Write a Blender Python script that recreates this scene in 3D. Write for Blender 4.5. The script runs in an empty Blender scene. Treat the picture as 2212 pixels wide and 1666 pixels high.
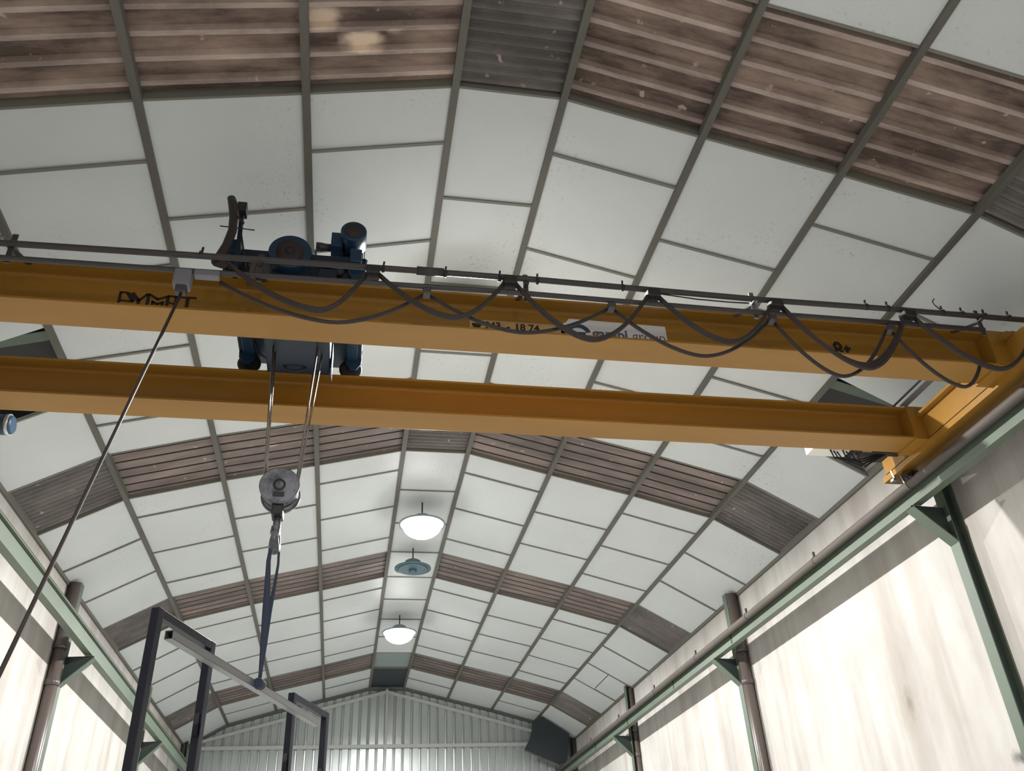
import bpy, math, random
from mathutils import Vector, Matrix

random.seed(7)
S = bpy.context.scene
COL = S.collection

# ------------------------------------------------------------------ camera
cam = bpy.data.cameras.new('camera')
cam.sensor_fit = 'HORIZONTAL'
cam.sensor_width = 36.0
cam.lens = 30.3315
cam.clip_start = 0.05
cam.clip_end = 200
co = bpy.data.objects.new('camera', cam)
COL.objects.link(co)
Rm = Matrix(((0.984077, -0.056492, -0.168527), (-0.171966, -0.542369, -0.822352), (-0.044947, 0.838239, -0.543448)))
co.matrix_world = Matrix.Translation((-1.158, 0.0, 1.6)) @ Rm.to_4x4()
S.camera = co

# ------------------------------------------------------------------ world, exposure
w = bpy.data.worlds.new('sky')
S.world = w
w.use_nodes = True
bg = w.node_tree.nodes['Background']
bg.inputs['Color'].default_value = (0.80, 0.86, 1.0, 1)
bg.inputs['Strength'].default_value = 0.9
S.view_settings.view_transform = 'Standard'
S.view_settings.look = 'None'
S.view_settings.gamma = 1.0
S.view_settings.exposure = -0.08
S.view_settings.use_curve_mapping = False
S.cycles.use_denoising = True
S.cycles.max_bounces = 10
S.cycles.diffuse_bounces = 7
S.cycles.sample_clamp_indirect = 8.0
LAMP_STRENGTH = 27.0
BULB_WATTS = 1640.0


# ------------------------------------------------------------------ materials
def mat(name, col, rough=0.6, metal=0.0, spec=0.4, noise=None, bump=None):
    """noise = (other colour, scale xyz, low, high): mottles the base colour; bump = (scale, strength)"""
    m = bpy.data.materials.new(name)
    m.use_nodes = True
    nt = m.node_tree
    b = nt.nodes['Principled BSDF']
    b.inputs['Base Color'].default_value = (*col, 1)
    b.inputs['Roughness'].default_value = rough
    b.inputs['Metallic'].default_value = metal
    b.inputs['Specular IOR Level'].default_value = spec
    if noise or bump:
        geo = nt.nodes.new('ShaderNodeNewGeometry')
    if noise:
        col2, sc, lo, hi = noise
        mp = nt.nodes.new('ShaderNodeMapping')
        mp.inputs['Scale'].default_value = sc
        nz = nt.nodes.new('ShaderNodeTexNoise')
        nz.inputs['Scale'].default_value = 1.0
        nz.inputs['Detail'].default_value = 5
        nz.inputs['Roughness'].default_value = 0.62
        rp = nt.nodes.new('ShaderNodeValToRGB')
        rp.color_ramp.elements[0].position = lo
        rp.color_ramp.elements[0].color = (*col2, 1)
        rp.color_ramp.elements[1].position = hi
        rp.color_ramp.elements[1].color = (*col, 1)
        nt.links.new(geo.outputs['Position'], mp.inputs['Vector'])
        nt.links.new(mp.outputs['Vector'], nz.inputs['Vector'])
        nt.links.new(nz.outputs['Fac'], rp.inputs['Fac'])
        nt.links.new(rp.outputs['Color'], b.inputs['Base Color'])
    if bump:
        nb = nt.nodes.new('ShaderNodeTexNoise')
        nb.inputs['Scale'].default_value = bump[0]
        bp = nt.nodes.new('ShaderNodeBump')
        bp.inputs['Strength'].default_value = bump[1]
        bp.inputs['Distance'].default_value = 0.01
        nt.links.new(geo.outputs['Position'], nb.inputs['Vector'])
        nt.links.new(nb.outputs['Fac'], bp.inputs['Height'])
        nt.links.new(bp.outputs['Normal'], b.inputs['Normal'])
    return m


def emit(name, col, strength):
    m = bpy.data.materials.new(name)
    m.use_nodes = True
    nt = m.node_tree
    nt.nodes.remove(nt.nodes['Principled BSDF'])
    e = nt.nodes.new('ShaderNodeEmission')
    e.inputs['Color'].default_value = (*col, 1)
    e.inputs['Strength'].default_value = strength
    nt.links.new(e.outputs['Emission'], nt.nodes['Material Output'].inputs['Surface'])
    return m


def panel_mat():
    m = mat('fibre_panel', (0.69, 0.73, 0.725), 0.42, spec=0.35, noise=((0.61, 0.645, 0.64), (0.5, 0.5, 0.5), 0.3, 0.7))
    nt = m.node_tree
    b = nt.nodes['Principled BSDF']
    geo = nt.nodes.new('ShaderNodeNewGeometry')
    # mould specks gathered in patches
    n1 = nt.nodes.new('ShaderNodeTexNoise'); n1.inputs['Scale'].default_value = 26; n1.inputs['Detail'].default_value = 3
    n2 = nt.nodes.new('ShaderNodeTexNoise'); n2.inputs['Scale'].default_value = 0.9; n2.inputs['Detail'].default_value = 3
    r1 = nt.nodes.new('ShaderNodeValToRGB')
    r1.color_ramp.elements[0].position = 0.58; r1.color_ramp.elements[0].color = (0, 0, 0, 1)
    r1.color_ramp.elements[1].position = 0.72; r1.color_ramp.elements[1].color = (1, 1, 1, 1)
    r2 = nt.nodes.new('ShaderNodeValToRGB')
    r2.color_ramp.elements[0].position = 0.50; r2.color_ramp.elements[0].color = (0, 0, 0, 1)
    r2.color_ramp.elements[1].position = 0.68; r2.color_ramp.elements[1].color = (0.42, 0.42, 0.42, 1)
    mul = nt.nodes.new('ShaderNodeMath'); mul.operation = 'MULTIPLY'
    mx = nt.nodes.new('ShaderNodeMixRGB'); mx.inputs['Color2'].default_value = (0.17, 0.17, 0.16, 1)
    for n in (n1, n2):
        nt.links.new(geo.outputs['Position'], n.inputs['Vector'])
    nt.links.new(n1.outputs['Fac'], r1.inputs['Fac']); nt.links.new(n2.outputs['Fac'], r2.inputs['Fac'])
    nt.links.new(r1.outputs['Color'], mul.inputs[0]); nt.links.new(r2.outputs['Color'], mul.inputs[1])
    old = b.inputs['Base Color'].links[0].from_socket
    nt.links.new(mul.outputs[0], mx.inputs['Fac']); nt.links.new(old, mx.inputs['Color1'])
    nt.links.new(mx.outputs['Color'], b.inputs['Base Color'])
    return m


def sheet_mat(name, dark, pale, patches, sc):
    """weathered corrugated sheet: streaky grime over a paler ground, a few clean patches with bright light painted in (x, y, z, radius)"""
    m = bpy.data.materials.new(name)
    m.use_nodes = True
    nt = m.node_tree
    b = nt.nodes['Principled BSDF']
    b.inputs['Roughness'].default_value = 0.55
    b.inputs['Specular IOR Level'].default_value = 0.35
    geo = nt.nodes.new('ShaderNodeNewGeometry')
    mp = nt.nodes.new('ShaderNodeMapping'); mp.inputs['Scale'].default_value = sc
    nz = nt.nodes.new('ShaderNodeTexNoise'); nz.inputs['Scale'].default_value = 1; nz.inputs['Detail'].default_value = 7
    nz.inputs['Roughness'].default_value = 0.68
    rp = nt.nodes.new('ShaderNodeValToRGB')
    rp.color_ramp.elements[0].position = 0.40; rp.color_ramp.elements[0].color = (*dark, 1)
    rp.color_ramp.elements[1].position = 0.70; rp.color_ramp.elements[1].color = (*pale, 1)
    nt.links.new(geo.outputs['Position'], mp.inputs['Vector']); nt.links.new(mp.outputs['Vector'], nz.inputs['Vector'])
    nt.links.new(nz.outputs['Fac'], rp.inputs['Fac'])
    cur = rp.outputs['Color']
    # small pale flecks
    n3 = nt.nodes.new('ShaderNodeTexNoise'); n3.inputs['Scale'].default_value = 9; n3.inputs['Detail'].default_value = 2
    r3 = nt.nodes.new('ShaderNodeValToRGB')
    r3.color_ramp.elements[0].position = 0.70; r3.color_ramp.elements[0].color = (0, 0, 0, 1)
    r3.color_ramp.elements[1].position = 0.76; r3.color_ramp.elements[1].color = (0.8, 0.8, 0.8, 1)
    mx = nt.nodes.new('ShaderNodeMixRGB'); mx.inputs['Color2'].default_value = (0.62, 0.50, 0.42, 1)
    nt.links.new(geo.outputs['Position'], n3.inputs['Vector']); nt.links.new(n3.outputs['Fac'], r3.inputs['Fac'])
    nt.links.new(r3.outputs['Color'], mx.inputs['Fac']); nt.links.new(cur, mx.inputs['Color1'])
    cur = mx.outputs['Color']
    for (px, py, pz, pr, amt) in patches:
        d = nt.nodes.new('ShaderNodeVectorMath'); d.operation = 'DISTANCE'
        d.inputs[1].default_value = (px, py * 1.7, pz)
        sc2 = nt.nodes.new('ShaderNodeMapping'); sc2.inputs['Scale'].default_value = (1, 1.7, 1)
        nt.links.new(geo.outputs['Position'], sc2.inputs['Vector']); nt.links.new(sc2.outputs['Vector'], d.inputs[0])
        ad = nt.nodes.new('ShaderNodeMath'); ad.operation = 'MULTIPLY_ADD'
        ad.inputs[1].default_value = 0.5 * pr; ad.inputs[2].default_value = 0
        nt.links.new(n3.outputs['Fac'], ad.inputs[0])
        sm = nt.nodes.new('ShaderNodeMath'); sm.operation = 'ADD'
        nt.links.new(d.outputs['Value'], sm.inputs[0]); nt.links.new(ad.outputs[0], sm.inputs[1])
        mr = nt.nodes.new('ShaderNodeMapRange'); mr.interpolation_type = 'SMOOTHSTEP'
        mr.inputs['From Min'].default_value = pr * 0.75; mr.inputs['From Max'].default_value = pr * 1.35
        mr.inputs['To Min'].default_value = amt; mr.inputs['To Max'].default_value = 0
        nt.links.new(sm.outputs[0], mr.inputs['Value'])
        m2 = nt.nodes.new('ShaderNodeMixRGB'); m2.inputs['Color2'].default_value = (0.93, 0.74, 0.58, 1)
        nt.links.new(mr.outputs['Result'], m2.inputs['Fac']); nt.links.new(cur, m2.inputs['Color1'])
        cur = m2.outputs['Color']
    nt.links.new(cur, b.inputs['Base Color'])
    return m


M = {}
M['panel'] = panel_mat()
M['panel_dark'] = mat('dark_board', (0.028, 0.036, 0.042), 0.6)
M['purlin'] = mat('olive_purlin', (0.15, 0.147, 0.122), 0.6, noise=((0.115, 0.112, 0.094), (3, 0.6, 3), 0.35, 0.65))
M['joint'] = mat('olive_joint_strip', (0.20, 0.195, 0.165), 0.6)
PATCH = [(-1.32, 4.58, 7.94, 0.21, 1.0), (-1.66, 4.36, 7.86, 0.19, 0.8), (-1.06, 4.50, 7.98, 0.12, .6), (-4.3, 4.3, 7.2, .25, .25)]  # clean spots, with light through the sheet put into their colour
M['sheet'] = sheet_mat('lit_brown_grimy_sheet', (0.10, 0.068, 0.056), (0.46, 0.335, 0.27), PATCH, (0.7, 2.6, 0.7))  # grime, painted warmer and lighter for the light coming through
M['sheet_crest'] = sheet_mat('lit_sheet_crest', (0.27, 0.21, 0.185), (0.66, 0.53, 0.46), PATCH, (0.7, 2.6, 0.7))  # lamp light along the ribs, painted as a paler sheet
M['sheet_far'] = sheet_mat('grey_brown_grimy_sheet', (0.13, 0.106, 0.097), (0.30, 0.235, 0.21), [(-2.4, 11.1, 7.67, 0.12, .35)], (0.6, 2.2, 0.6))
M['sheet_groove'] = mat('shaded_sheet_groove', (0.085, 0.07, 0.064), 0.8)  # shade inside the grooves, painted as a darker colour
M['sheet_grey'] = sheet_mat('grey_grimy_sheet', (0.115, 0.105, 0.098), (0.25, 0.225, 0.21), [], (0.8, 1.6, 0.8))
M['sheet_pale'] = mat('grey_green_sheet', (0.26, 0.31, 0.31), 0.5)
M['deck'] = mat('dark_roof_deck', (0.06, 0.06, 0.058), 0.9)
M['floor'] = mat('worn_concrete_floor', (0.60, 0.605, 0.60), 0.5, noise=((0.52, 0.525, 0.52), (0.8, 0.8, 0.8), 0.3, 0.7))


def wall_mat(name, stains):
    m = mat(name, (0.56, 0.545, 0.515), 0.75, spec=0.2, noise=((0.455, 0.43, 0.405), (0.9, 1.1, 0.5), 0.36, 0.60))
    nt = m.node_tree; b = nt.nodes['Principled BSDF']
    geo = nt.nodes.new('ShaderNodeNewGeometry')
    # run-down streaks
    mp = nt.nodes.new('ShaderNodeMapping'); mp.inputs['Scale'].default_value = (1, 3.4, 0.13)
    nz = nt.nodes.new('ShaderNodeTexNoise'); nz.inputs['Scale'].default_value = 1; nz.inputs['Detail'].default_value = 5
    rp = nt.nodes.new('ShaderNodeValToRGB')
    rp.color_ramp.elements[0].position = .36; rp.color_ramp.elements[0].color = (.85, .82, .80, 1)
    rp.color_ramp.elements[1].position = .55; rp.color_ramp.elements[1].color = (1, 1, 1, 1)
    mu = nt.nodes.new('ShaderNodeMixRGB'); mu.blend_type = 'MULTIPLY'; mu.inputs['Fac'].default_value = 1
    nt.links.new(geo.outputs['Position'], mp.inputs['Vector']); nt.links.new(mp.outputs['Vector'], nz.inputs['Vector'])
    nt.links.new(nz.outputs['Fac'], rp.inputs['Fac'])
    nt.links.new(b.inputs['Base Color'].links[0].from_socket, mu.inputs['Color1']); nt.links.new(rp.outputs['Color'], mu.inputs['Color2'])
    cur = mu.outputs['Color']
    for (y, z, ry, rz, amt, col) in stains:
        mp = nt.nodes.new('ShaderNodeMapping'); mp.vector_type = 'POINT'
        mp.inputs['Scale'].default_value = (0, 1 / ry, 1 / rz); mp.inputs['Location'].default_value = (0, -y / ry, -z / rz)
        n2 = nt.nodes.new('ShaderNodeTexNoise'); n2.inputs['Scale'].default_value = 11; n2.inputs['Detail'].default_value = 4
        ln = nt.nodes.new('ShaderNodeVectorMath'); ln.operation = 'LENGTH'
        ad = nt.nodes.new('ShaderNodeMath'); ad.operation = 'ADD'
        mr = nt.nodes.new('ShaderNodeMapRange'); mr.interpolation_type = 'SMOOTHSTEP'
        mr.inputs['From Min'].default_value = .55; mr.inputs['From Max'].default_value = 1.5
        mr.inputs['To Min'].default_value = amt; mr.inputs['To Max'].default_value = 0
        mx = nt.nodes.new('ShaderNodeMixRGB'); mx.inputs['Color2'].default_value = (*col, 1)
        nt.links.new(geo.outputs['Position'], mp.inputs['Vector']); nt.links.new(geo.outputs['Position'], n2.inputs['Vector'])
        nt.links.new(mp.outputs['Vector'], ln.inputs[0]); nt.links.new(ln.outputs['Value'], ad.inputs[0]); nt.links.new(n2.outputs['Fac'], ad.inputs[1])
        nt.links.new(ad.outputs[0], mr.inputs['Value']); nt.links.new(mr.outputs['Result'], mx.inputs['Fac'])
        nt.links.new(cur, mx.inputs['Color1']); cur = mx.outputs['Color']
    nt.links.new(cur, b.inputs['Base Color'])
    return m


M['wall'] = wall_mat('streaked_concrete_wall', [])
M['wall_stained'] = wall_mat('streaked_concrete_wall_with_soot', [(9.68, 3.80, .10, .22, .6, (.12, .11, .09)), (9.75, 3.75, .34, .40, .3, (.33, .31, .24)),
                                                                  (10.6, 4.6, .5, .35, .22, (.33, .31, .24)), (8.05, 2.93, .30, .10, .9, (.03, .024, .022))])
M['wall_far'] = mat('grey_wall', (0.25, 0.26, 0.26), 0.7)
M['clad'] = mat('pale_metal_cladding', (0.50, 0.54, 0.53), 0.33, metal=0.35, spec=0.5,
                noise=((0.42, 0.455, 0.45), (2.5, 1, 0.4), 0.3, 0.7))
M['girt'] = mat('grey_girt', (0.50, 0.52, 0.51), 0.5)
M['green'] = mat('sage_green_paint', (0.128, 0.165, 0.122), 0.5, noise=((0.10, 0.13, 0.10), (1, 0.7, 1), 0.3, 0.7))
M['green_dark'] = mat('shaded_green_paint', (0.035, 0.05, 0.044), 0.5)  # the same green, darkened for the shade on webs and brackets
M['brown_pipe'] = mat('brown_plastic_pipe', (0.095, 0.074, 0.066), 0.33, spec=0.5)
M['conduit'] = mat('dusty_brown_conduit', (0.125, 0.107, 0.093), 0.65, noise=((0.09, 0.077, 0.067), (2, 0.8, 2), 0.3, 0.7))
M['yellow'] = mat('crane_yellow_paint', (0.365, 0.183, 0.026), 0.42, spec=0.4,
                  noise=((0.31, 0.152, 0.022), (0.7, 3, 3), 0.3, 0.7))


def dusty(m, col, amount):
    '''grey dust settled on faces that look up'''
    nt = m.node_tree; b = nt.nodes['Principled BSDF']
    geo = nt.nodes.new('ShaderNodeNewGeometry'); sp = nt.nodes.new('ShaderNodeSeparateXYZ')
    mr = nt.nodes.new('ShaderNodeMapRange')
    mr.inputs['From Min'].default_value = .55; mr.inputs['From Max'].default_value = .9
    mr.inputs['To Max'].default_value = amount
    mx = nt.nodes.new('ShaderNodeMixRGB'); mx.inputs['Color2'].default_value = (*col, 1)
    nt.links.new(geo.outputs['Normal'], sp.inputs[0]); nt.links.new(sp.outputs['Z'], mr.inputs['Value'])
    nt.links.new(mr.outputs['Result'], mx.inputs['Fac'])
    nt.links.new(b.inputs['Base Color'].links[0].from_socket, mx.inputs['Color1'])
    nt.links.new(mx.outputs['Color'], b.inputs['Base Color'])


dusty(M['yellow'], (0.13, 0.125, 0.115), 0.95)
M['blue'] = mat('petrol_blue_paint', (0.012, 0.040, 0.080), 0.36, spec=0.5)
M['blue_dark'] = mat('deep_blue_paint', (0.007, 0.018, 0.034), 0.45)
M['black'] = mat('black_iron', (0.022, 0.021, 0.022), 0.5)
M['fan'] = mat('fan_grille', (0.035, 0.022, 0.028), 0.6)
M['pipe_grey'] = mat('grey_brown_tube', (0.065, 0.057, 0.058), 0.45, metal=0.2)
M['cable'] = mat('dark_cable', (0.036, 0.027, 0.024), 0.55)
M['steel'] = mat('bare_steel', (0.55, 0.55, 0.54), 0.32, metal=0.9)
M['wire_rope'] = mat('greasy_wire_rope', (0.22, 0.205, 0.19), 0.3, metal=0.8)
M['block'] = mat('worn_grey_iron', (0.20, 0.205, 0.23), 0.42, metal=0.3,
                 noise=((0.06, 0.06, 0.072), (8, 8, 8), 0.36, 0.58))
M['sling'] = mat('blue_black_webbing', (0.035, 0.045, 0.075), 0.8)
M['galv'] = mat('galvanised_tube', (0.25, 0.255, 0.26), 0.36, metal=0.75)
M['navy'] = mat('navy_frame_paint', (0.010, 0.012, 0.022), 0.45)
M['white'] = mat('white_plastic', (0.82, 0.81, 0.75), 0.4)
M['box_grey'] = mat('grey_box', (0.17, 0.17, 0.19), 0.45)
M['sticker'] = mat('white_vinyl', (0.80, 0.78, 0.82), 0.4)
M['tape'] = mat('pale_tape', (0.60, 0.38, 0.17), 0.35)
M['ink'] = mat('black_ink', (0.025, 0.015, 0.010), 0.5)
M['ink_grey'] = mat('grey_ink', (0.13, 0.13, 0.15), 0.5)
M['ink_blue'] = mat('petrol_ink', (0.03, 0.085, 0.14), 0.5)
M['lamp_body'] = mat('lamp_housing', (0.30, 0.34, 0.36), 0.45)
M['lamp_off'] = mat('unlit_lamp_face', (0.10, 0.17, 0.20), 0.35)
M['lamp_on'] = emit('lit_diffuser', (1.0, 0.99, 0.965), LAMP_STRENGTH)


# ------------------------------------------------------------------ mesh builder
class MB:
    def __init__(s):
        s.v = []; s.f = []; s.sm = []

    def add(s, vs, fs, smooth=False):
        n = len(s.v)
        s.v += [tuple(v) for v in vs]
        s.f += [tuple(i + n for i in f) for f in fs]
        s.sm += [smooth] * len(fs)
        return s

    def box(s, x0, x1, y0, y1, z0, z1):
        vs = [(x, y, z) for z in (z0, z1) for y in (y0, y1) for x in (x0, x1)]
        return s.add(vs, [(0, 2, 3, 1), (4, 5, 7, 6), (0, 1, 5, 4), (2, 6, 7, 3), (0, 4, 6, 2), (1, 3, 7, 5)])

    def hexa(s, vs):     # 8 corners ordered like box()
        return s.add(vs, [(0, 2, 3, 1), (4, 5, 7, 6), (0, 1, 5, 4), (2, 6, 7, 3), (0, 4, 6, 2), (1, 3, 7, 5)])

    def prism(s, poly, fn, a, b):       # poly of 2-D points, fn(u, v, t) -> 3-D point
        n = len(poly)
        vs = [fn(u, v, a) for u, v in poly] + [fn(u, v, b) for u, v in poly]
        fs = [tuple(range(n))[::-1], tuple(range(n, 2 * n))] + [(i, (i + 1) % n, n + (i + 1) % n, n + i) for i in range(n)]
        return s.add(vs, fs)

    def frame(s, p, q):
        d = (Vector(q) - Vector(p)).normalized()
        u = Vector((0, 0, 1)) if abs(d.z) < 0.9 else Vector((0, 1, 0))
        a = d.cross(u).normalized()
        return d, a, a.cross(d).normalized()

    def bar(s, p, q, w, h):
        d, a, b = s.frame(p, q)
        p, q = Vector(p), Vector(q)
        vs = []
        for e in (p, q):
            for j in (-1, 1):
                for i in (-1, 1):
                    vs.append(e + a * (i * w / 2) + b * (j * h / 2))
        return s.add(vs, [(0, 2, 3, 1), (4, 5, 7, 6), (0, 1, 5, 4), (2, 6, 7, 3), (0, 4, 6, 2), (1, 3, 7, 5)])

    def tube(s, pts, r, n=8, flat=1.0):
        pts = [Vector(p) for p in pts]
        rs = r if isinstance(r, (list, tuple)) else [r] * len(pts)
        vs = []; fs = []
        prev = None
        for i, p in enumerate(pts):
            t = (pts[min(i + 1, len(pts) - 1)] - pts[max(i - 1, 0)]).normalized()
            if prev is None:
                u = Vector((0, 1, 0)) if abs(t.y) < 0.9 else Vector((0, 0, 1))
            else:
                u = prev
            a = (u - t * u.dot(t)).normalized()
            prev = a
            b = t.cross(a)
            for k in range(n):
                th = 2 * math.pi * k / n
                vs.append(p + a * (math.cos(th) * rs[i] * flat) + b * (math.sin(th) * rs[i]))
        for i in range(len(pts) - 1):
            for k in range(n):
                k2 = (k + 1) % n
                fs.append((i * n + k, i * n + k2, (i + 1) * n + k2, (i + 1) * n + k))
        s.add(vs, fs, True)
        m = len(s.v) - len(vs)
        s.f += [tuple(m + k for k in range(n))[::-1], tuple(m + (len(pts) - 1) * n + k for k in range(n))]
        s.sm += [False, False]
        return s

    def lathe(s, prof, c, axis='Z', n=24, smooth=True):     # prof of (radius, height)
        c = Vector(c)
        vs = []; fs = []
        for (r, h) in prof:
            for k in range(n):
                th = 2 * math.pi * k / n
                x, y = r * math.cos(th), r * math.sin(th)
                if axis == 'Z': vs.append(c + Vector((x, y, h)))
                elif axis == 'Y': vs.append(c + Vector((x, h, -y)))
                else: vs.append(c + Vector((h, x, y)))
        for i in range(len(prof) - 1):
            for k in range(n):
                k2 = (k + 1) % n
                fs.append((i * n + k, i * n + k2, (i + 1) * n + k2, (i + 1) * n + k))
        s.add(vs, fs, smooth)
        m = len(s.v) - len(vs)
        s.f += [tuple(m + k for k in range(n))[::-1], tuple(m + (len(prof) - 1) * n + k for k in range(n))]
        s.sm += [False, False]
        return s


def wloc(o):
    p = Vector((0, 0, 0))
    while o is not None:
        p += o.location
        o = o.parent
    return p


def obj(name, mb, m, parent=None, loc=None, bevel=0.0):
    me = bpy.data.meshes.new(name)
    off = wloc(parent) if parent is not None else Vector((0, 0, 0))
    if loc is not None:
        off = Vector(loc)
    me.from_pydata([tuple(Vector(v) - off) for v in mb.v], [], mb.f)
    me.polygons.foreach_set('use_smooth', mb.sm)
    me.validate()
    import bmesh
    b = bmesh.new(); b.from_mesh(me); bmesh.ops.recalc_face_normals(b, faces=b.faces); b.to_mesh(me); b.free()
    me.materials.append(M[m])
    o = bpy.data.objects.new(name, me)
    COL.objects.link(o)
    if parent is not None:
        o.parent = parent
        o.location = off - wloc(parent)
    elif loc is not None:
        o.location = off
    if bevel:
        bv = o.modifiers.new('bevel', 'BEVEL'); bv.width = bevel; bv.segments = 2; bv.limit_method = 'ANGLE'
    return o


def tag(o, label, cat, group=None):
    o['label'] = label; o['category'] = cat; o['kind'] = 'thing'
    if group: o['group'] = group
    return o


def thing(name, label, cat, loc, group=None):
    o = bpy.data.objects.new(name, None)
    o.empty_display_size = 0.2
    COL.objects.link(o)
    o.location = loc
    return tag(o, label, cat, group)


def struct(name, mb, m, **k):
    o = obj(name, mb, m, **k)
    o['kind'] = 'structure'
    return o


# ------------------------------------------------------------------ hall profile
HX = [0.5, 1.788, 3.097, 4.381, 5.444]
HZ = [8.111, 7.792, 7.482, 7.132, 6.533]
Y0, Y1 = -8.0, 26.3
WALL = 5.444


def zc(x):
    x = abs(x)
    if x <= HX[0]: return HZ[0]
    for i in range(4):
        if x <= HX[i + 1]:
            return HZ[i] + (HZ[i + 1] - HZ[i]) * (x - HX[i]) / (HX[i + 1] - HX[i])
    return HZ[4]


struct('floor', MB().box(-5.6, 5.6, Y0 - .2, Y1 + .3, -0.12, 0.0), 'floor')
struct('wall_right', MB().box(WALL, WALL + .2, Y0, Y1 + .2, 0, 6.9), 'wall_stained')
struct('wall_left', MB().box(-WALL - .2, -WALL, Y0, Y1 + .2, 0, 6.9), 'wall')
struct('wall_back', MB().box(-5.6, 5.6, Y0 - .2, Y0, 0, 8.8), 'wall')

# far gable: dark backing, ribbed metal sheets, girts
far = struct('wall_far', MB().box(-5.6, 5.6, Y1 + .12, Y1 + .3, 0, 8.8), 'wall_far')
pitch = 0.25
nr = int(2 * WALL / pitch)
for k in range(11):
    mb = MB()
    xa = -WALL + k * 0.99
    pts = []
    for j in range(4):
        x = xa + j * .2475
        pts += [(x, Y1 + .06), (x + .03, Y1 + .065), (x + .045, Y1 + .015), (x + .205, Y1 + .015), (x + .22, Y1 + .065)]
    pts += [(xa + .985, Y1 + .06)]
    vs = []; fs = []
    for (x, y) in pts:
        xx = max(-WALL, min(WALL, x))
        vs += [(xx, y, 0.0), (xx, y, zc(xx) - 0.10)]
    for i in range(len(pts) - 1):
        fs.append((2 * i, 2 * i + 2, 2 * i + 3, 2 * i + 1))
    mb.add(vs, fs)
    obj('cladding_sheet', mb, 'clad', far)
for sgn in (-1, 1):
    obj('sloping_girt', MB().bar((0, Y1 - .03, 7.97), (sgn * 5.1, Y1 - .03, 6.62), .1, .075), 'girt', far)
obj('horizontal_girt', MB().box(-5.1, 5.1, Y1 - .08, Y1 + .02, 6.43, 6.52), 'girt', far)
obj('ridge_post', MB().box(-.03, .045, Y1 - .07, Y1 + .02, 0, 8.05), 'girt', far)

# ------------------------------------------------------------------ ceiling
ceil = MB()
for (a, b) in ((Y0, 3.5), (5.2, 10.4), (12.0, 15.8), (17.45, 22.6), (24.4, Y1 + .3)):
    for sgn in (-1, 1):
        vs = []
        for y in (a, b):
            for (x, z) in ((0, 8.75), (sgn * 5.65, 7.05)):
                vs += [(x, y, z), (x, y, z + .05)]
        ceil.add(vs, [(0, 2, 6, 4), (1, 5, 7, 3), (0, 1, 3, 2), (4, 6, 7, 5), (0, 4, 5, 1), (2, 3, 7, 6)])
ceiling = struct('ceiling', ceil, 'deck')

BANDS = [(-3.2, -1.85), (3.654, 5.021), (10.538, 11.854), (15.941, 17.289), (22.772, 24.25)]


def strip_pt(i, sgn, t, y, lift=0.0):
    """point on ceiling strip i (0 = ridge) at fraction t across, lifted along the strip's normal"""
    if i == 0:
        return Vector((-HX[0] + 2 * HX[0] * t, y, HZ[0] + lift))
    x0, x1, z0, z1 = HX[i - 1], HX[i], HZ[i - 1], HZ[i]
    n = Vector((z0 - z1, 0, x1 - x0)).normalized()
    p = Vector((x0 + (x1 - x0) * t, 0, z0 + (z1 - z0) * t)) + n * lift
    return Vector((sgn * p.x, y, p.z))


def slab(i, sgn, y0, y1, lo, hi, t0=0.0, t1=1.0):
    vs = []
    for l in (lo, hi):
        for y in (y0, y1):
            for t in (t0, t1):
                vs.append(strip_pt(i, sgn, t, y, l))
    return MB().hexa(vs)


def joints(i, a, b, odd):
    L = b - a
    n = max(1, round(L / 1.375))
    st = L / n
    js = [a + st * k for k in range(1, n)]
    if odd:
        js = [a + st * (k + .47) for k in range(n)]
    return [a] + [j for j in js if a + .2 < j < b - .2] + [b]


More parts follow.
